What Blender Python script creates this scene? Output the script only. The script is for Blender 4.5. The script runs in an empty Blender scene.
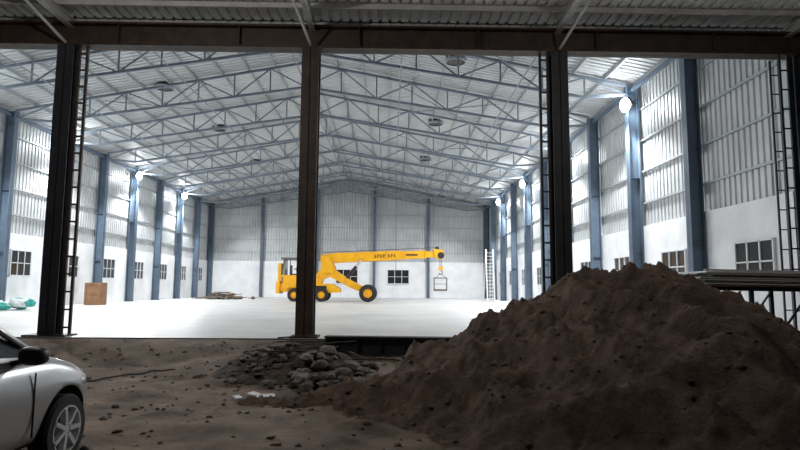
import bpy, bmesh, math, random
from mathutils import Vector, Matrix, noise
random.seed(7)
S = bpy.context.scene
R = math.radians

# ------------------------------------------------------------------ materials
def mat(name, col, rough=0.6, metal=0.0, col2=None, nscale=3.0, bump=0.0, bscale=20.0, emit=None, stretch=None, lo=0.35, hi=0.65, bdist=0.03, coat=0.0):
    m = bpy.data.materials.new(name); m.use_nodes = True
    nt = m.node_tree; b = nt.nodes['Principled BSDF']
    b.inputs['Base Color'].default_value = (*col, 1)
    b.inputs['Roughness'].default_value = rough
    b.inputs['Metallic'].default_value = metal
    b.inputs['Coat Weight'].default_value = coat
    if col2 or bump:
        geo = nt.nodes.new('ShaderNodeNewGeometry')
        mp = nt.nodes.new('ShaderNodeMapping')
        if stretch: mp.inputs['Scale'].default_value = stretch
        nt.links.new(geo.outputs['Position'], mp.inputs['Vector'])
    if col2:
        n = nt.nodes.new('ShaderNodeTexNoise'); n.inputs['Scale'].default_value = nscale
        n.inputs['Detail'].default_value = 8; n.inputs['Roughness'].default_value = 0.65
        nt.links.new(mp.outputs[0], n.inputs['Vector'])
        r = nt.nodes.new('ShaderNodeValToRGB')
        r.color_ramp.elements[0].position = lo; r.color_ramp.elements[0].color = (*col, 1)
        r.color_ramp.elements[1].position = hi; r.color_ramp.elements[1].color = (*col2, 1)
        nt.links.new(n.outputs['Fac'], r.inputs['Fac'])
        nt.links.new(r.outputs['Color'], b.inputs['Base Color'])
    if bump:
        n2 = nt.nodes.new('ShaderNodeTexNoise'); n2.inputs['Scale'].default_value = bscale
        n2.inputs['Detail'].default_value = 8; n2.inputs['Roughness'].default_value = 0.7
        nt.links.new(mp.outputs[0], n2.inputs['Vector'])
        bp = nt.nodes.new('ShaderNodeBump'); bp.inputs['Strength'].default_value = bump
        bp.inputs['Distance'].default_value = bdist
        nt.links.new(n2.outputs['Fac'], bp.inputs['Height'])
        nt.links.new(bp.outputs['Normal'], b.inputs['Normal'])
    if emit:
        b.inputs['Emission Color'].default_value = (*col, 1)
        b.inputs['Emission Strength'].default_value = emit
    return m

M = {}
M['sheet'] = mat('galvanised_sheet', (0.42,0.44,0.45), 0.42, 0.15, (0.54,0.56,0.57), 0.6)
M['roof'] = mat('roof_sheet', (0.44,0.455,0.465), 0.5, 0.1, (0.56,0.575,0.585), 0.5)
M['canopy'] = mat('canopy_sheet', (0.50,0.50,0.49), 0.45, 0.15, (0.64,0.64,0.63), 1.0)
M['plaster'] = mat('white_plaster', (0.69,0.71,0.73), 0.85, 0, (0.85,0.86,0.87), 0.7, 0.15, 8)
M['blue'] = mat('blue_grey_paint', (0.078,0.115,0.165), 0.5, 0, (0.105,0.15,0.205), 2)
M['truss'] = mat('truss_paint', (0.17,0.205,0.25), 0.5, 0, (0.22,0.26,0.31), 2)
M['purlin'] = mat('purlin_galv', (0.36,0.39,0.41), 0.45, 0.2)
M['floor'] = mat('concrete_floor', (0.50,0.51,0.50), 0.42, 0, (0.72,0.72,0.70), 0.35, 0.1, 10, lo=0.3, hi=0.7)
M['plinth'] = mat('plinth_concrete', (0.07,0.065,0.06), 0.9, 0, (0.15,0.14,0.125), 3, 0.4, 15)
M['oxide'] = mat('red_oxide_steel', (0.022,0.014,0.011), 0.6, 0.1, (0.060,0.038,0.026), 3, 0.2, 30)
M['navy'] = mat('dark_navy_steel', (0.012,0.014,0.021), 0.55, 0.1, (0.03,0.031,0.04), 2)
M['paleiron'] = mat('pale_steel', (0.40,0.40,0.40), 0.5, 0.15, (0.52,0.52,0.52), 3)
M['ground'] = mat('dirt_ground', (0.070,0.050,0.036), 0.95, 0, (0.23,0.172,0.128), 1.3, 0.9, 14, bdist=0.05)
M['sand'] = mat('brown_sand', (0.070,0.045,0.033), 0.95, 0, (0.21,0.143,0.107), 3.5, 1.0, 30, bdist=0.06, lo=.35, hi=.68)
M['mud'] = mat('dark_mud', (0.030,0.024,0.020), 0.9, 0, (0.10,0.08,0.066), 3.5, 1.0, 18, bdist=0.06)
M['rock'] = mat('broken_concrete', (0.055,0.05,0.046), 0.9, 0, (0.20,0.185,0.17), 4, 0.6, 25)
M['glass'] = mat('dark_glass', (0.02,0.025,0.03), 0.15)
M['white'] = mat('white_frame', (0.7,0.72,0.74), 0.5)
M['yellow'] = mat('crane_yellow', (0.85,0.43,0.006), 0.4, 0, (0.70,0.33,0.008), 2.0)
M['tyre'] = mat('rubber', (0.015,0.015,0.015), 0.8)
M['black'] = mat('black_plastic', (0.012,0.012,0.013), 0.45)
M['steel'] = mat('chrome_steel', (0.6,0.6,0.62), 0.25, 0.9)
M['silver'] = mat('car_silver', (0.56,0.57,0.58), 0.30, 0.6, coat=0.6)
M['wood'] = mat('plywood', (0.20,0.10,0.05), 0.7, 0, (0.30,0.17,0.09), 3)
M['teal'] = mat('teal_plastic', (0.03,0.32,0.28), 0.5)
M['alu'] = mat('aluminium', (0.7,0.71,0.72), 0.35, 0.3)
M['lamp'] = mat('lamp_led', (0.95,0.98,1.0), 0.5, emit=100)
M['lens'] = mat('headlamp_glass', (0.55,0.57,0.6), 0.1, 0.3)
M['scrap'] = mat('scrap_metal', (0.06,0.05,0.045), 0.7, 0.2, (0.2,0.18,0.16), 4)

# ------------------------------------------------------------------ mesh builder
class MB:
    def __init__(s, mats):
        s.v=[]; s.f=[]; s.mi=[]; s.mats=mats
    def idx(s, m): return s.mats.index(m)
    def raw(s, vs, fs, m):
        o=len(s.v); s.v += [tuple(v) for v in vs]
        for f in fs:
            s.f.append([i+o for i in f]); s.mi.append(s.idx(m))
    def box(s, c, d, m, rot=None):
        vs=[]
        for x in (-.5,.5):
            for y in (-.5,.5):
                for z in (-.5,.5):
                    p=Vector((x*d[0],y*d[1],z*d[2]))
                    if rot: p = rot @ p
                    vs.append(p+Vector(c))
        s.raw(vs, [(0,1,3,2),(4,6,7,5),(0,4,5,1),(2,3,7,6),(0,2,6,4),(1,5,7,3)], m)
    def lim(s, a, b, m):
        s.box([(a[i]+b[i])/2 for i in range(3)], [abs(b[i]-a[i]) for i in range(3)], m)
    def beam(s, p1, p2, w, h, m, up=(0,0,1)):
        p1=Vector(p1); p2=Vector(p2); d=(p2-p1); L=d.length
        if L<1e-5: return
        z=d.normalized(); upv=Vector(up)
        if abs(z.dot(upv))>0.98: upv=Vector((0,1,0))
        x=upv.cross(z).normalized(); y=z.cross(x)
        rot=Matrix((x,y,z)).transposed()
        s.box((p1+p2)/2,(w,h,L),m,rot)
    def cyl(s, p1, p2, r, m, seg=12, r2=None):
        p1=Vector(p1); p2=Vector(p2); z=(p2-p1).normalized()
        a=Vector((1,0,0)) if abs(z.x)<.9 else Vector((0,1,0))
        x=a.cross(z).normalized(); y=z.cross(x); r2=r if r2 is None else r2
        vs=[]
        for i in range(seg):
            t=2*math.pi*i/seg; vs.append(p1+(x*math.cos(t)+y*math.sin(t))*r)
        for i in range(seg):
            t=2*math.pi*i/seg; vs.append(p2+(x*math.cos(t)+y*math.sin(t))*r2)
        fs=[(i,(i+1)%seg,seg+(i+1)%seg,seg+i) for i in range(seg)]
        fs += [tuple(range(seg))[::-1], tuple(range(seg,2*seg))]
        s.raw(vs,fs,m)
    def lathe(s, c, axis, prof, m, seg=28):
        c=Vector(c); z=Vector(axis).normalized()
        a=Vector((0,0,1)) if abs(z.z)<.9 else Vector((1,0,0))
        x=a.cross(z).normalized(); y=z.cross(x); vs=[]; fs=[]
        for (o,r) in prof:
            for i in range(seg):
                t=2*math.pi*i/seg; vs.append(c+z*o+(x*math.cos(t)+y*math.sin(t))*r)
        for k in range(len(prof)-1):
            for i in range(seg):
                j=(i+1)%seg; fs.append((k*seg+i,k*seg+j,(k+1)*seg+j,(k+1)*seg+i))
        s.raw(vs,fs,m)
    def prism(s, pts, y0, y1, m):
        n=len(pts); vs=[(p[0],y0,p[1]) for p in pts]+[(p[0],y1,p[1]) for p in pts]
        fs=[tuple(range(n)), tuple(range(n,2*n))[::-1]]+[(i,i+n,(i+1)%n+n,(i+1)%n) for i in range(n)]
        s.raw(vs,fs,m)
    def ibeam(s, p1, p2, depth, width, m, up=(1,0,0), tf=0.03, tw=0.02):
        p1=Vector(p1); p2=Vector(p2); u=Vector(up).normalized()
        z=(p2-p1).normalized(); x=u.cross(z).normalized(); y=z.cross(x)
        rot=Matrix((x,y,z)).transposed(); L=(p2-p1).length; c=(p1+p2)/2
        s.box(c,(tw,depth,L),m,rot)
        s.box(c+y*(depth/2-tf/2),(width,tf,L),m,rot)
        s.box(c-y*(depth/2-tf/2),(width,tf,L),m,rot)
    def ico(s, c, sc, m, sub=2, fn=None):
        bm=bmesh.new(); bmesh.ops.create_icosphere(bm,subdivisions=sub,radius=1)
        vs=[]
        for v in bm.verts:
            p=v.co.copy()
            vs.append((fn(p) if fn else Vector((p.x*sc[0],p.y*sc[1],p.z*sc[2])))+Vector(c))
        s.raw(vs,[[v.index for v in f.verts] for f in bm.faces],m); bm.free()
    def make(s, name, parent=None, smooth=False, loc=None):
        me=bpy.data.meshes.new(name); me.from_pydata(s.v,[],s.f)
        for k in s.mats: me.materials.append(M[k])
        me.polygons.foreach_set('material_index', s.mi)
        bm=bmesh.new(); bm.from_mesh(me); bmesh.ops.recalc_face_normals(bm, faces=bm.faces); bm.to_mesh(me); bm.free()
        if smooth: me.polygons.foreach_set('use_smooth',[True]*len(me.polygons))
        ob=bpy.data.objects.new(name, me); S.collection.objects.link(ob)
        if parent: ob.parent=parent
        if loc: ob.location=loc
        return ob

def empty(name, loc=(0,0,0), rz=0):
    e=bpy.data.objects.new(name,None); S.collection.objects.link(e)
    e.location=loc; e.rotation_euler=(0,0,rz); e.empty_display_size=.3
    return e

# ------------------------------------------------------------------ dimensions
XL, XR, YF, YB = -18.7, 10.25, 14.0, 60.0
FL, WT, EV, RG = 0.33, 4.03, 9.96, 12.66
XC = (XL+XR)/2
SL = (RG-EV)/((XR-XL)/2)
COLS = [14+4.6*i for i in range(11)]
def roofz(x): return RG - abs(x-XC)*SL

b=MB(['floor','plinth']); b.lim((XL-.3,YF-.35,-.3),(XR+.3,YB+.3,FL-.004),'plinth')
b.lim((XL-.3,YF-.33,FL-.004),(XR+.3,YB+.3,FL),'floor'); b.make('floor')

def stone(b,c,r,m,flat=.7):
    sd=random.random()*100; rz=Matrix.Rotation(random.random()*6.28,3,'Z')@Matrix.Rotation(random.random()*.8-.4,3,'X')
    sc=Vector((r*random.uniform(.8,1.4),r*random.uniform(.7,1.1),r*flat*random.uniform(.6,1.1)))
    def fn(p):
        k=1+.45*noise.noise(p*1.3+Vector((sd,0,0)))
        return rz@(Vector((p.x*sc.x,p.y*sc.y,p.z*sc.z))*k)
    b.ico(c,None,m,2 if r>.05 else 1,fn)

# ------------------------------------------------------------------ sand height
PX=[-3.2,-1.9,-.9,-.1,.55,1.25,2.05,2.9,3.25,3.5,4.0,4.55,5.1,5.6,6.4,7.4,8.4,10]
PH=[-.1,.02,.10,.36,.70,1.07,1.42,1.75,1.86,1.80,1.63,1.41,1.10,.84,.52,.22,0,-.1]
def interp(x):
    if x<=PX[0]: return PH[0]
    for i in range(len(PX)-1):
        if x<=PX[i+1]:
            t=(x-PX[i])/(PX[i+1]-PX[i]); return PH[i]+(PH[i+1]-PH[i])*t
    return PH[-1]
def ridged(x,y,s):
    return 1-abs(noise.noise(Vector((x,y,s))))*2.2
def sand_h(x,y):
    dy=y-8
    k=.37 if dy<0 else .5
    wob=noise.noise(Vector((x*.8,y*.8,9)))*.35
    h=interp(x+wob*.5)-k*(math.sqrt(dy*dy+.05)-.22)*(1+.25*noise.noise(Vector((x*.6,y*.35,1))))
    a=min(1,max(0,h*2.0+.15))
    h+= (ridged(x*1.1+y*.45+wob,y*.5-x*.15,2)-.55)*.30*a
    h+= (ridged(x*2.9+y*1.1,y*1.5,5)-.55)*.09*a
    h+= noise.noise(Vector((x*3,y*3,4)))*.06*a
    h+= noise.noise(Vector((x*7,y*7,6)))*.045
    h+= noise.noise(Vector((x*16,y*16,6)))*.022
    h+= max(0,noise.noise(Vector((x*13,y*13,8)))-.1)*.10
    return h

# ground
def ground_h(x,y):
    v=noise.noise(Vector((x*.5,y*.5,0)))*.06+noise.noise(Vector((x*1.9,y*1.9,3)))*.045+noise.noise(Vector((x*6,y*6,5)))*.025
    t=min(1,max(0,(y-11.6)/2.0)); t=t*t*(3-2*t)
    u=min(1,max(0,(-1.5-x)/.8)); t*=u
    return v*(1-t*.85)+t*.30
gx=[-22+i*0.14 for i in range(315)]; gy=[-8+i*.14 for i in range(157)]
b=MB(['ground','rock']); vs=[(x,y,ground_h(x,y)) for y in gy for x in gx]; n=len(gx)
b.raw(vs,[(j*n+i,j*n+i+1,(j+1)*n+i+1,(j+1)*n+i) for j in range(len(gy)-1) for i in range(n-1)],'ground')
for k in range(750):
    x=random.uniform(-7,3); y=random.uniform(4,13.4)
    if sand_h(x,y)<0 or y>9:
        stone(b,(x,y,ground_h(x,y)+.005),random.choice((.012,.018,.025,.03,.05)),random.choice(('ground','ground','rock')))
b.make('ground', smooth=True)

# corrugated sheet
def corrugated(b, o, A, B, N, LA, LBfun, m, pitch=.28, dep=.035):
    o=Vector(o);A=Vector(A);B=Vector(B);N=Vector(N)
    prof=[]; s=0
    while s<LA:
        for (ds,h) in ((0,0),(.62,0),(.72,1),(.90,1)):
            if s+ds*pitch<=LA: prof.append((s+ds*pitch,h*dep))
        s+=pitch
    prof.append((LA,0)); vs=[]
    for (s,h) in prof:
        a,c=LBfun(s)
        vs.append(o+A*s+B*a+N*h); vs.append(o+A*s+B*c+N*h)
    b.raw(vs,[(2*i,2*i+2,2*i+3,2*i+1) for i in range(len(prof)-1)],m)

for side,x,sgn in (('left',XL,-1),('right',XR,1)):
    b=MB(['plaster','sheet','purlin'])
    b.lim((x,YF+.35,FL-.02),(x+sgn*.25,YB+.25,WT),'plaster')
    corrugated(b,(x+sgn*.12,YF+.2,0),(0,1,0),(0,0,1),(sgn,0,0),YB-YF,lambda s:(WT-.02,EV+.15),'sheet',dep=.05)
    b.lim((x+sgn*.22,YF+.2,WT-.02),(x+sgn*.24,YB,EV+.15),'sheet')
    for k in range(1,5):
        z=WT+k*1.3-.4
        b.lim((x+sgn*.03,YF+.3,z),(x+sgn*.11,YB,z+.07),'purlin')
    b.make('wall_'+side)
b=MB(['plaster','sheet','purlin'])
b.lim((XL-.25,YB,FL-.02),(XR+.25,YB+.25,WT),'plaster')
corrugated(b,(XL,YB+.12,0),(1,0,0),(0,0,1),(0,1,0),XR-XL,lambda s:(WT-.02,roofz(XL+s)),'sheet',dep=.06)
for k in range(1,6):
    z=WT+k*1.3-.4
    if z<EV: b.lim((XL,YB+.03,z),(XR,YB+.11,z+.07),'purlin')
b.make('wall_back')
b=MB(['sheet']); corrugated(b,(XL,YF+.3,0),(1,0,0),(0,0,1),(0,1,0),XR-XL,lambda s:(8.0,roofz(XL+s)),'sheet'); b.make('wall_front')

b=MB(['roof','purlin','blue'])
for sgn in (-1,1):
    xe = XL-.3 if sgn<0 else XR+.3
    run=abs(xe-XC)
    L=math.hypot(run,run*SL)
    D=Vector((sgn*run,0,-run*SL))/L
    N=Vector((sgn*SL,0,1)).normalized()
    corrugated(b,(XC,YF+.1,RG+.12),(0,1,0),D,N,YB-YF+.4,lambda s:(0,L),'roof',pitch=.3,dep=.05)
    for k in range(12):
        d=.25+k*(L-.6)/11
        c=Vector((XC,0,RG+.05))+D*d
        b.beam((c.x,YF+.3,c.z),(c.x,YB,c.z),.06,.14,'purlin')
for x in (XL+.26,XR-.26): b.lim((x-.06,YF+.3,EV-.35),(x+.06,YB-.2,EV-.2),'blue')
b.make('ceiling')
for (x,y) in ((-11.3,28.1),(-10.9,36),(-10.9,46),(2.8,24.2),(2.7,34),(2.7,44)):
    b=MB(['black','purlin']); z=roofz(x)
    b.lathe((0,0,-.08),(0,0,1),[(0,.02),(0,.36),(.0,.42),(.3,.42),(.45,.38),(.8,.5),(1.1,.3),(1.15,.02)],'black')
    b.lathe((0,0,-.11),(0,0,1),[(0,.42),(0,.47),(.12,.47),(.12,.42)],'purlin')
    b.make('roof_ventilator',loc=(x,y,z))

base=None
for y in COLS[1:]:
    for x in (XL+.26, XR-.26):
        yy = y if y<YB else YB-.2
        if base is None:
            b=MB(['blue']); b.ibeam((0,0,FL),(0,0,EV-.05),.46,.32,'blue',up=(1,0,0),tf=.035)
            b.lim((-.28,-.22,FL),(.28,.22,FL+.03),'blue')
            for z in (3.0,6.0,9.2): b.lim((-.2,-.13,z),(.2,.13,z+.02),'blue')
            base=b.make('wall_column',loc=(x,yy,0))
        else:
            o=base.copy(); S.collection.objects.link(o); o.location=(x,yy,0)
for x in (-13.2,-7.5,-1.6,4.0):
    b=MB(['blue']); b.ibeam((0,0,FL),(0,0,roofz(x)-.3),.30,.26,'blue',up=(0,1,0)); b.make('wall_column',loc=(x,YB-.18,0))

def truss():
    b=MB(['truss'])
    hw=(XR-XL)/2-.45; n=16
    top=[];bot=[]
    for i in range(n+1):
        x=-hw+2*hw*i/n; zt=RG-.1-abs(x)*SL
        dep=.80+.45*(1-abs(x)/hw)
        if i in (0,n): dep=.40
        top.append(Vector((x,0,zt))); bot.append(Vector((x,0,zt-dep)))
    for i in range(n):
        b.beam(top[i],top[i+1],.11,.11,'truss'); b.beam(bot[i],bot[i+1],.11,.11,'truss')
    for i in range(n+1):
        b.beam(top[i],bot[i],.06,.06,'truss')
    for i in range(n):
        if i%2==0: b.beam(bot[i],top[i+1],.06,.06,'truss')
        else: b.beam(top[i],bot[i+1],.06,.06,'truss')
    return b
t0=None
for y in COLS[1:]:
    yy=y if y<YB else YB-.45
    if t0 is None: t0=truss().make('roof_truss',loc=(XC,yy,0))
    else:
        o=t0.copy(); S.collection.objects.link(o); o.location=(XC,yy,0)
b=MB(['truss'])
for x in (-14,-9.2,XC,.4,5.2):
    z=roofz(x)-1.3+.25*abs(x-XC)/14
    b.cyl((x,COLS[1],z),(x,YB-.4,z),.03,'truss',6)
for i in (1,3,5,7):
    for xa,xb in ((-14,-9.2),(.4,5.2)):
        za=roofz(xa)-.35; zb=roofz(xb)-.35
        b.cyl((xa,COLS[i],za),(xb,COLS[i+1],zb),.025,'truss',6); b.cyl((xb,COLS[i],zb),(xa,COLS[i+1],za),.025,'truss',6)
b.make('roof_bracing')

wn=[0]
def window(cx,cy,z0,z1,w,axis):
    wn[0]+=1; b=MB(['white','glass','black'])
    d=.05
    def L(u0,u1,za,zb,t0,t1,m):
        if axis=='x': b.lim((t0,u0,za),(t1,u1,zb),m)
        else: b.lim((u0,t0,za),(u1,t1,zb),m)
    h=z1-z0
    L(-w/2,w/2,0,h,-.01,.01,'glass')
    for u in (-w/2,-w/6,w/6,w/2): L(u-.025,u+.025,-.03,h+.03,-d,d,'white')
    for z in (0,h*.5,h): L(-w/2-.03,w/2+.03,z-.02,z+.02,-d,d,'white')
    L(-w/2-.08,w/2+.08,-.09,-.03,-.09,.09,'white')
    b.make('window_%d'%wn[0],loc=(cx,cy,z0))
for i in range(10):
    yc=COLS[i]+2.1
    window(XR-.03,yc-.1,1.72,2.88,1.7,'x')
    window(XL+.03,yc-.3,1.95,3.2,1.6,'x')
for x in (.9,-4.4): window(x,YB-.03,1.8,3.2,2.2,'y')

# ------------------------------------------------------------------ floodlights
LP=[]
for i in (2,4,6,8):
    LP.append((XR-.66,COLS[i]-.42,9.0,-1)); LP.append((XL+.66,COLS[i]-.42,9.3,1))
for (x,y,z,s) in LP:
    e=empty('flood_light',(x,y,z))
    b=MB(['black','lamp'])
    rot=Matrix.Rotation(s*R(35),3,'Y')
    b.box((-s*.12,0,.05),(.10,.5,.42),'black',rot)
    b.beam((-s*.15,0,.05),(-s*.22,.38,.05),.05,.05,'black')
    b.ico((s*.03,0,-.02),(.18,.29,.29),'lamp',3)
    b.make('lamp_head',parent=e,smooth=True)
    l=bpy.data.lights.new('led','SPOT'); l.spot_size=R(150); l.spot_blend=.35; l.shadow_soft_size=.2; l.energy=2950; l.color=(.97,.985,1.0)
    lo=bpy.data.objects.new('led',l); S.collection.objects.link(lo); lo.parent=e; lo.location=(s*.34,-.08,-.36)
    dirv=Vector((s*math.cos(R(62)),0,-math.sin(R(62))))
    lo.rotation_euler=dirv.to_track_quat('-Z','Y').to_euler()

# ------------------------------------------------------------------ front portal
HB,HT=7.42,8.02
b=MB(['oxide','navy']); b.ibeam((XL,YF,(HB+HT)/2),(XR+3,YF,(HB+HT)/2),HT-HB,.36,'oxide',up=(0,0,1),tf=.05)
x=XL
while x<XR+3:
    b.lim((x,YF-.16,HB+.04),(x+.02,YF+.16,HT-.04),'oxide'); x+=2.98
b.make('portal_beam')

def lattice(b,x0,x1,y,z0,z1,m,step=.45,t=.05):
    b.beam((x0,y,z0),(x0,y,z1),t,t,m); b.beam((x1,y,z0),(x1,y,z1),t,t,m)
    z=z0+.2
    while z<z1-.1:
        b.beam((x0,y,z),(x1,y,z),t*.7,t*.7,m); z+=step
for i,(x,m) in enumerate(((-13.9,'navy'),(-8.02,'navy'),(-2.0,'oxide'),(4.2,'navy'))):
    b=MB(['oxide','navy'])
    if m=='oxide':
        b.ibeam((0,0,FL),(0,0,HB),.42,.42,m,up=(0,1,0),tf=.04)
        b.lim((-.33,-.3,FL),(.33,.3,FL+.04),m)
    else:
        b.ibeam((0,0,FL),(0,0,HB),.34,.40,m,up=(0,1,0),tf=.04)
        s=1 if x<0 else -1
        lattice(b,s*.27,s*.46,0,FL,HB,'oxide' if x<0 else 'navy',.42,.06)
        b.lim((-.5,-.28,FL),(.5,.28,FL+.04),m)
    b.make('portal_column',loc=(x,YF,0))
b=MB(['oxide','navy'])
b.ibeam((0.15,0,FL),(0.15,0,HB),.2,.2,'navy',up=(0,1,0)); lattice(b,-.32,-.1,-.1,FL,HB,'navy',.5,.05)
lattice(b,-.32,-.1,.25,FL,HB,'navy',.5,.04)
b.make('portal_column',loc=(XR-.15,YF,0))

cz=lambda y: 8.30+(14-y)*.03
b=MB(['canopy','paleiron','oxide'])
corrugated(b,Vector((-20,14.2,cz(14.2))),(1,0,0),Vector((0,-1,.03)),(0,0,1),36,lambda s:(0,16),'canopy',pitch=.25,dep=.05)
for k in range(11):
    y=13.3-k*1.25
    b.lim((-20,y-.03,cz(y)-.14),(16,y+.03,cz(y)-.02),'paleiron')
for x in (-13.9,-8.02,-2.0,4.2,10.1):
    b.ibeam((x,14.1,cz(14.1)-.26),(x,-1.5,cz(-1.5)-.26),.22,.15,'paleiron',up=(0,0,1),tf=.02)
b.make('canopy_roof')
b=MB(['paleiron'])
for x,s in ((-8.02,-1),(-2.0,-1),(4.2,1)):
    b.cyl((x,13.8,HB+.05),(x+s*.25,12.2,cz(12.2)-.36),.035,'paleiron',8)
b.make('canopy_brace')
for x in (-13.9,9.9):
    b=MB(['navy']); b.ibeam((0,0,-.05),(0,0,cz(-1)-.4),.3,.3,'navy',up=(0,1,0)); b.make('canopy_post',loc=(x,-1.3,0))

# canopy lamps (hang from the canopy above the yard)
for (x,y,en) in ((-4.9,7.0,400),(5.6,7.0,130)):
    e=empty('canopy_lamp',(x,y,7.65))
    b=MB(['black','lamp']); b.lathe((0,0,0),(0,0,1),[(0,.10),(.05,.10),(.16,.06),(.74,.02)],'black'); b.ico((0,0,-.06),(.09,.09,.11),'lamp')
    b.make('bulb_holder',parent=e)
    l=bpy.data.lights.new('bulb','POINT'); l.energy=en; l.shadow_soft_size=.06; l.color=(1,.94,.87)
    lo=bpy.data.objects.new('bulb',l); S.collection.objects.link(lo); lo.parent=e; lo.location=(0,0,-.3)

# ------------------------------------------------------------------ sand pile mesh
b=MB(['sand']); sx=[-3.4+i*.035 for i in range(354)]; sy=[2+i*.035 for i in range(314)]
n=len(sx)
vs=[]; hs=[]
for y in sy:
    for x in sx:
        h=sand_h(x,y); g=ground_h(x,y); z=max(h,g-.06)
        vs.append((x,y,z)); hs.append(z>g-.05)
fs=[]
for j in range(len(sy)-1):
    for i in range(n-1):
        q=(j*n+i,j*n+i+1,(j+1)*n+i+1,(j+1)*n+i)
        if any(hs[k] for k in q): fs.append(q)
b.raw(vs,fs,'sand')
for k in range(1100):
    x=random.uniform(-2.4,6.5); y=random.uniform(3.2,8.2); h=sand_h(x,y)
    if h>ground_h(x,y): stone(b,(x,y,h+.005),random.choice((.01,.015,.02,.03,.04)),'sand')
b.make('sand_pile',smooth=True)

# rubble
b=MB(['rock','ground','mud'])
def mh(x,y):
    d=((x+1.75)/1.45)**2+((y-10.9)/1.6)**2; a=max(0,1.1-d)
    return .40*max(0,1-d)**.8+noise.noise(Vector((x*3,y*3,1)))*.16*a+noise.noise(Vector((x*9,y*9,1)))*.07*a-.04
mx=[-3.8+i*.05 for i in range(78)]; my=[9.1+i*.05 for i in range(58)]
vs=[(x,y,mh(x,y)) for y in my for x in mx]; n=len(mx)
b.raw(vs,[(j*n+i,j*n+i+1,(j+1)*n+i+1,(j+1)*n+i) for j in range(len(my)-1) for i in range(n-1)],'mud')
for k in range(170):
    x=random.gauss(-1.65,.65); y=min(11.7,random.gauss(10.5,.7))
    stone(b,(x,y,max(0,mh(x,y))+.02),random.uniform(.03,.10),random.choice(('rock','mud','mud')))
for k in range(60):
    x=random.uniform(-1.4,-.1); y=random.uniform(8.6,10.3)
    zb=max(0,sand_h(x,y),mh(x,y) if y>9.1 else 0)
    stone(b,(x,y,zb+.05+random.random()*.14),random.uniform(.07,.17),random.choice(('rock','rock','mud')))
for k in range(22):
    x=random.uniform(-2.6,-.2); y=random.uniform(9,12); a=random.uniform(0,3.1); L=random.uniform(.2,.6); z=max(0,mh(x,y) if y>9.1 else 0)+.12
    b.cyl((x-L*math.cos(a),y-L*math.sin(a),z),(x+L*math.cos(a),y+L*math.sin(a),z+random.uniform(-.05,.1)),.014,'mud',6)
b.make('rubble_heap')
b=MB(['white'])
for (x,y,w,a) in ((-1.65,8.0,.24,.3),(-1.85,8.15,.16,1.2),(-2.0,7.9,.1,.8)):
    b.box((x,y,.07),(w,.12,.03),'white',Matrix.Rotation(a,3,'Z')@Matrix.Rotation(.15,3,'X'))
b.make('plastic_scrap')
b=MB(['navy','plinth'])
b.ibeam((-1.4,12.9,.25),(1.6,12.7,.25),.42,.3,'navy',up=(0,0,1),tf=.03)
for k in range(6): b.lim((-1.2+k*.5,12.68,.07),(-1.18+k*.5,12.92,.43),'navy')
b.make('steel_girder')
b=MB(['black']); pts=[]
for k in range(50):
    t=k/49; pts.append(Vector((-7+3.1*t,10.6+.8*math.sin(t*7)+.3*math.sin(t*17),0)))
for p in pts: p.z=ground_h(p.x,p.y)+.02
for p,q in zip(pts[:-1],pts[1:]): b.cyl(p,q,.012,'black',6)
b.make('water_hose')

b=MB(['navy','paleiron','alu'])
for x in (6.1,7.1,8.1,9.3):
    for y in (9.7,10.7): b.beam((x,y,0),(x,y,1.55),.06,.06,'navy')
for y in (9.7,10.7):
    b.beam((5.4,y,1.56),(9.6,y,1.52),.07,.07,'navy')
    b.beam((6.1,y,.2),(7.1,y,1.5),.03,.03,'navy'); b.beam((7.1,y,.6),(9.3,y,.6),.04,.04,'navy')
for k in range(8):
    o=random.uniform(-.2,.2)
    b.beam((5.3+o,10.2+o*.3,1.61+k*.032),(9.6+o,10.2,1.56+k*.032),1.15,.022,'alu' if k%2 else 'paleiron')
for k in range(4):
    b.beam((5.35+k*.3,9.75+k*.22,1.87),(9.4,9.8+k*.2,1.82),.05,.03,'paleiron')
b.make('steel_sheet_rack')

# ------------------------------------------------------------------ interior props
b=MB(['wood'])
b.lim((-.42,-.35,0),(.42,.35,1.3),'wood')
for z in (.08,.62,1.2): b.lim((-.45,-.38,z),(.45,.38,z+.09),'wood')
for x in (-.42,.42): b.lim((x-.05,-.39,0),(x+.05,.39,1.3),'wood')
b.make('wooden_crate',loc=(-17.3,34.6,FL))
b=MB(['scrap','wood','rock'])
for k in range(60):
    x=random.gauss(0,.8); y=random.gauss(0,.5); z=max(.05,.75-abs(x)*.45)*random.random()+.05
    a=random.uniform(-.6,.6); L=random.uniform(.5,1.3)
    b.beam((x-L/2*math.cos(a),y-L/2*math.sin(a),z),(x+L/2*math.cos(a),y+L/2*math.sin(a),z+random.uniform(-.05,.1)),.1,.05,random.choice(('scrap','wood','scrap')))
for k in range(25): stone(b,(random.gauss(0,1.0),random.gauss(0,.5),.12),.2,'rock')
b.make('timber_scrap_heap',loc=(-14.3,50,FL))
b=MB(['teal','white','scrap'])
for k in range(24): stone(b,(random.gauss(0,.4),random.gauss(0,.7),.15+random.random()*.25),random.uniform(.12,.28),('teal','teal','white')[k%3])
b.make('plastic_sheet_heap',loc=(-17.2,27.5,FL))
b=MB(['alu'])
for s in (-.3,.3):
    b.beam((s,-.7,0),(s,0,4.3),.08,.09,'alu'); b.beam((s*1.3,.7,0),(s,0,4.3),.06,.07,'alu')
for k in range(14):
    z=.25+k*.29; b.beam((-.3,-.7*(1-z/4.3),z),(.3,-.7*(1-z/4.3),z),.06,.05,'alu')
for k in (3,7,11):
    z=.25+k*.29; b.beam((-.33,.7*(1-z/4.3),z),(.33,.7*(1-z/4.3),z),.03,.03,'alu')
b.make('step_ladder',loc=(8.3,48,FL))
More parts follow.
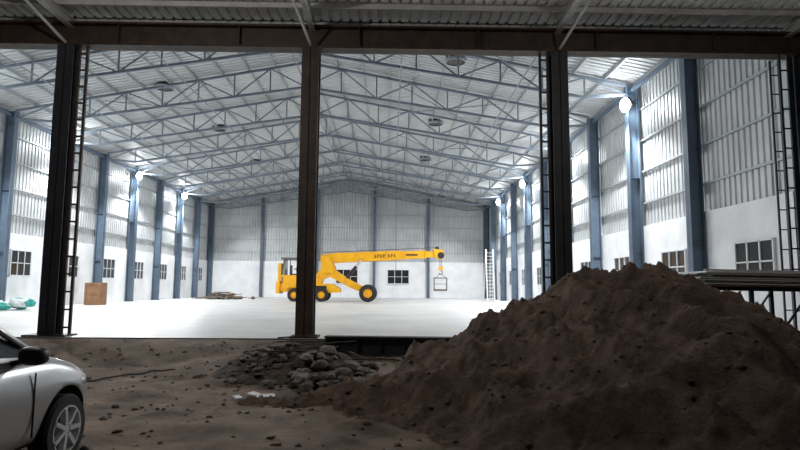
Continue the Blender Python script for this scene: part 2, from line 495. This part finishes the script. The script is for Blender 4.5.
b=MB(['black']); b.cyl((.5,46.2,roofz(.5)-1.3),(.5,46.2,2.2),.018,'black',6); b.make('hanging_cable')

# ------------------------------------------------------------------ mobile crane
e=empty('mobile_crane',(-2.18,45,FL))
def wheel(b,x,y,r,w,z=None):
    z=r if z is None else z
    b.lathe((x,y,z),(0,1,0),[(-w/2,r*.5),(-w/2,r*.9),(-w*.35,r),(w*.35,r),(w/2,r*.9),(w/2,r*.5)],'tyre',24)
    for k in range(18):
        t=k*math.pi/9; b.beam((x+math.cos(t)*r*.97,y-w*.45,z+math.sin(t)*r*.97),(x+math.cos(t)*r*.97,y+w*.45,z+math.sin(t)*r*.97),.07,.05,'tyre')
    b.lathe((x,y,z),(0,1,0),[(-w/2+.03,.01),(-w/2+.03,r*.3),(-w/2+.1,r*.35),(-w/2,r*.52),(w/2,r*.52),(w/2-.1,r*.35),(w/2-.03,r*.3),(w/2-.03,.01)],'yellow',20)
CM=['yellow','black','tyre','glass','steel','scrap']
b=MB(CM)
for y in (-.95,.95):
    wheel(b,.55,y,.66,.42); wheel(b,-5.0,y,.5,.35); wheel(b,-2.95,y,.52,.35)
b.cyl((.55,-.9,.64),(.55,.9,.64),.13,'black'); b.cyl((-5.0,-.9,.5),(-5.0,.9,.5),.1,'black'); b.cyl((-2.95,-.9,.52),(-2.95,.9,.52),.1,'black')
b.make('wheels',parent=e)
b=MB(CM)
b.prism([(-6.2,.75),(-6.2,1.35),(-4.2,1.45),(-2.2,1.35),(-1.6,1.0),(-1.6,.7),(-4.0,.6)],-.7,.7,'yellow')
b.prism([(-4.55,1.4),(-4.55,2.0),(-3.6,1.95),(-3.0,1.4)],-.6,.6,'yellow')
b.box((-3.9,-.61,1.7),(.7,.02,.35),'black'); b.box((-3.2,-.71,1.05),(1.2,.02,.3),'black')
for y in (-1,.78):
    b.prism([(-5.7,.95),(-5.55,1.15),(-4.5,1.15),(-4.3,.95),(-4.4,.95),(-4.6,1.08),(-5.45,1.08),(-5.6,.95)],y,y+.22,'yellow')
b.lim((-6.4,-.9,.6),(-6.15,.9,1.5),'yellow')
b.prism([(-3.9,1.2),(-3.3,2.3),(-2.6,2.75),(-2.1,2.5),(-1.0,1.75),(.1,1.2),(.85,1.0),(.95,.7),(.2,.65),(-.9,1.1),(-2.0,1.7),(-2.5,1.9),(-2.9,1.7),(-3.2,1.1)],-.42,.42,'yellow')
for y in (-.5,.44): b.prism([(-3.1,2.2),(-3.1,3.45),(-2.5,3.5),(-2.0,2.6),(-2.2,2.1)],y,y+.06,'yellow')
for x in (-6.0,-4.75):
    for y in (-.65,.65): b.beam((x,y,1.3),(x+(.12 if x<-5.3 else -.1),y*.92,3.25),.09,.09,'scrap')
b.prism([(-6.05,1.3),(-6.05,2.0),(-4.8,2.0),(-4.7,1.3)],-.68,.68,'yellow')
b.lim((-5.4,-.3,1.9),(-5.0,.3,2.1),'black'); b.lim((-5.5,-.3,2.0),(-5.38,.3,2.75),'black')
b.beam((-4.95,0,1.9),(-5.05,0,2.5),.04,.04,'black'); b.lathe((-5.05,0,2.5),(-.4,0,.9),[(0,.2),(.03,.2),(.03,.17)],'black',14)
b.lim((-6.1,-.72,3.2),(-4.65,.72,3.34),'scrap')
b.prism([(-5.86,2.0),(-5.84,3.2),(-5.80,3.2),(-5.80,2.0)],-.6,.6,'glass')
b.beam((-5.4,-.64,2.0),(-5.4,-.64,3.2),.06,.04,'black'); b.cyl((-4.4,.3,1.9),(-4.4,.3,3.0),.06,'scrap')
b.lim((-6.35,-.5,1.5),(-6.1,.5,2.9),'yellow')
for y in (-.3,.3):
    b.cyl((-1.3,y,1.6),(-.4,y,2.7),.12,'black'); b.cyl((-.4,y,2.7),(0.0,y,3.2),.07,'steel')
b.beam((-1.9,0,1.7),(.3,0,1.0),.5,.15,'black')
b.make('chassis',parent=e)
b=MB(['yellow','black','steel','scrap'])
def bz(u): return 3.33+(u+2.8)*.045
def sec(u0,u1,h,w,m='yellow'):
    b.prism([(u0,bz(u0)-h/2),(u0,bz(u0)+h/2),(u1,bz(u1)+h/2),(u1,bz(u1)-h/2)],-w/2,w/2,m)
b.prism([(-3.2,bz(-3.2)-.1),(-3.1,bz(-3)+.25),(-2.0,bz(-2)+.36),(3.0,bz(3)+.36),(3.0,bz(3)-.34),(-2.0,bz(-2)-.40),(-3.0,bz(-3)-.38)],-.32,.32,'yellow')
sec(2.9,5.0,.60,.5); sec(4.9,5.8,.46,.4)
for u in (-2,0.2,1.9,2.95): sec(u,u+.08,.82,.7)
sec(4.9,5.0,.68,.6)
b.prism([(5.6,bz(5.6)+.42),(6.3,bz(6)+.3),(6.45,bz(6)-.1),(6.2,bz(6)-.45),(5.7,bz(6)-.3)],-.28,.28,'yellow')
b.cyl((6.15,-.33,bz(6)-.12),(6.15,.33,bz(6)-.12),.26,'black',16); b.cyl((5.85,-.2,bz(6)+.42),(5.85,.2,bz(6)+.42),.16,'black',14)
for k,u in enumerate((1.05,1.27,1.49,1.71,2.1,2.32,2.54)):
    z=bz(u)
    b.box((u,-.325,z),(.05,.012,.26),'black'); b.box((u+.06,-.325,z+(.1 if k%2 else -.1)),(.10,.012,.05),'black'); b.box((u+.06,-.325,z),(.1,.012,.04),'black')
b.box((3.9,-.255,bz(3.9)),(.9,.012,.12),'black')
b.cyl((-2.9,-.1,bz(-2.9)+.45),(5.8,-.1,bz(5.8)+.5),.02,'black',6)
b.make('boom',parent=e)
b=MB(['yellow','black','steel','scrap'])
for dx in (-.06,.06): b.cyl((6.15+dx,0,3.5),(6.15+dx,0,2.75),.02,'black',6)
b.prism([(6.0,2.45),(5.98,2.75),(6.32,2.75),(6.3,2.45)],-.1,.1,'yellow')
pts=[Vector((6.15+.14*math.cos(t),0,2.28+.14*math.sin(t))) for t in [R(a) for a in range(90,-181,-30)]]
for p,q in zip(pts[:-1],pts[1:]): b.cyl(p,q,.035,'scrap',8)
for x in (5.7,6.6): b.cyl((6.15,0,2.2),(x,0,1.85),.02,'black',6)
for x in (5.65,6.62):
    b.beam((x,0,.9),(x,0,1.88),.08,.08,'scrap')
b.beam((5.6,0,1.86),(6.66,0,1.86),.08,.08,'scrap'); b.beam((5.6,0,.93),(6.66,0,.93),.12,.14,'scrap'); b.beam((5.7,0,1.4),(6.6,0,1.4),.04,.04,'scrap')
b.make('hook_and_sling',parent=e)

# ------------------------------------------------------------------ car
car=empty('car',(-3.66,4.06,0.0),R(88))
secs=[
(-1.86,.60,.42,.80,.84,.45),(-1.82,.72,.30,.88,.98,.52),(-1.70,.79,.24,.93,1.20,.56),(-1.50,.82,.22,.95,1.36,.57),
(-1.15,.83,.20,.95,1.45,.58),(-.60,.835,.20,.94,1.49,.59),(-.45,.835,.20,.94,1.495,.59),(-.05,.835,.20,.93,1.485,.585),
(.25,.835,.20,.93,1.40,.575),(.62,.832,.20,.93,1.19,.60),(.98,.828,.20,.92,.985,.66),(1.10,.825,.20,.90,.945,.68),
(1.40,.81,.20,.83,.87,.66),(1.60,.77,.22,.75,.79,.60),(1.74,.67,.26,.64,.68,.52),(1.81,.50,.32,.54,.56,.40)]
vs=[];rings=[]
for (x,w,zb,bl,rf,rw) in secs:
    g=min(1,max(0,(rf-bl-.05)/.4))
    zm=zb+(bl-zb)*.45
    half=[(0,zb),(w*.70,zb),(w*.95,zb+.05),(w,zm),(w*.99,zb+(bl-zb)*.75),(w*.955,bl-.03),(w*.90,bl+.005),
          (w*.885+(rw-w*.885)*.08, bl+.02),(rw+ (1-g)*.02, rf-.07*g-.012*(1-g)),(rw*.82,rf-.008),(0,rf+.015)]
    ring=[(x,y,z) for (y,z) in half]+[(x,-y,z) for (y,z) in half[-2:0:-1]]
    rings.append(len(vs)); vs+=ring
nr=20; fs=[];ms=[]
for k in range(len(secs)-1):
    xm=(secs[k][0]+secs[k+1][0])/2
    for i in range(nr):
        j=(i+1)%nr; fs.append((rings[k]+i,rings[k]+j,rings[k+1]+j,rings[k+1]+i))
        ii=i if i<10 else 19-i
        m=0
        if ii==7 and -1.5<xm<.98 and not (-.60<xm<-.45): m=1
        if ii in (8,9) and (.25<xm<.98): m=1
        if ii in (8,9) and (-1.82<xm<-1.5): m=1
        if ii in (0,1) : m=2
        ms.append(m)
fs.append(tuple(range(rings[0],rings[0]+nr))); ms.append(0); fs.append(tuple(range(rings[-1],rings[-1]+nr))[::-1]); ms.append(0)
me=bpy.data.meshes.new('body'); me.from_pydata(vs,[],fs)
for k in ('silver','glass','black'): me.materials.append(M[k])
me.polygons.foreach_set('material_index',ms); me.polygons.foreach_set('use_smooth',[True]*len(fs))
bm=bmesh.new(); bm.from_mesh(me); bmesh.ops.recalc_face_normals(bm,faces=bm.faces); bm.to_mesh(me); bm.free()
body=bpy.data.objects.new('body',me); S.collection.objects.link(body)
sub=body.modifiers.new('s','SUBSURF'); sub.levels=2; sub.render_levels=2
b=MB(['black'])
for x in (-1.2,1.2):
    for y in (-.95,.95): b.cyl((x,y,.31),(x,y*.55,.31),.365,'black',40)
cut=b.make('arch_cutter')
bo=body.modifiers.new('b','BOOLEAN'); bo.object=cut; bo.operation='DIFFERENCE'; bo.solver='EXACT'
bpy.context.view_layer.update()
dg=bpy.context.evaluated_depsgraph_get()
nm=bpy.data.meshes.new_from_object(body.evaluated_get(dg))
body.modifiers.clear(); body.data=nm
bpy.data.objects.remove(cut)
body.parent=car
b=MB(['tyre','steel','black','silver','lens','alu'])
for x in (-1.2,1.2):
    for s in (-1,1):
        c=(x,s*.745,.30); ax=(0,s,0)
        b.lathe(c,ax,[(-.09,.19),(-.09,.27),(-.06,.30),(.06,.30),(.085,.275),(.085,.2)],'tyre',36)
        b.lathe(c,ax,[(-.08,.2),(.02,.195),(.075,.19),(.088,.205),(.088,.19),(.0,.18)],'alu',36)
        b.lathe(c,ax,[(.0,.19),(.0,.01)],'black',24)
        b.lathe(c,ax,[(.02,.06),(.075,.055),(.085,.03),(.085,.002)],'alu',20)
        for k in range(7):
            t=k*2*math.pi/7
            b.beam((x+.04*math.cos(t),s*(.745+.065),.30+.04*math.sin(t)),(x+.195*math.cos(t),s*(.745+.07),.30+.195*math.sin(t)),.035,.05,'alu',up=(0,1,0))
b.make('wheels',parent=car,smooth=False)
b=MB(['black','silver','lens','glass'])
for s in (-1,1):
    def fn(p): return Vector((math.copysign(abs(p.x)**.7,p.x)*.075,math.copysign(abs(p.y)**.7,p.y)*.105,math.copysign(abs(p.z)**.7,p.z)*.072))
    b.ico((.52,s*.93,1.01),None,'black',3,fn)
    b.beam((.56,s*.74,.945),(.54,s*.88,.97),.05,.04,'black')
    for x in (-.25,-1.05): b.box((x,s*.842,.80),(.16,.02,.03),'silver')
    for x in (.72,-.50): b.box((x,s*.828,.60),(.008,.012,.50),'black')
    b.beam((-1.15,s*.765,.958),(.75,s*.755,.952),.02,.02,'black')
    b.beam((.93,s*.675,.965),(.2,s*.592,1.39),.05,.035,'silver')
b.make('trim',parent=car,smooth=True)
b=MB(['lens','black'])
for s in (-1,1):
    b.ico((1.58,s*.66,.66),None,'lens',3,lambda p: Matrix.Rotation(s*-.55,3,'Z')@Vector((p.x*.17,p.y*.09,p.z*.085)))
b.box((1.81,0,.42),(.04,.7,.14),'black')
b.make('headlamps',parent=car,smooth=True)

# ------------------------------------------------------------------ world
w=bpy.data.worlds.new('night'); S.world=w; w.use_nodes=True
w.node_tree.nodes['Background'].inputs[0].default_value=(.12,.12,.13,1)
w.node_tree.nodes['Background'].inputs[1].default_value=.06

cd=bpy.data.cameras.new('camera'); cd.sensor_width=36; cd.lens=26.0; cd.clip_end=300
cam=bpy.data.objects.new('camera',cd); S.collection.objects.link(cam)
cam.matrix_world = Matrix.Translation((0,0,1.56)) @ Matrix.Rotation(R(-1.0),4,'Z') @ Matrix.Rotation(R(96.02),4,'X') @ Matrix.Rotation(R(.4),4,'Z')
S.camera=cam
S.view_settings.view_transform='Standard'
S.view_settings.look='None'
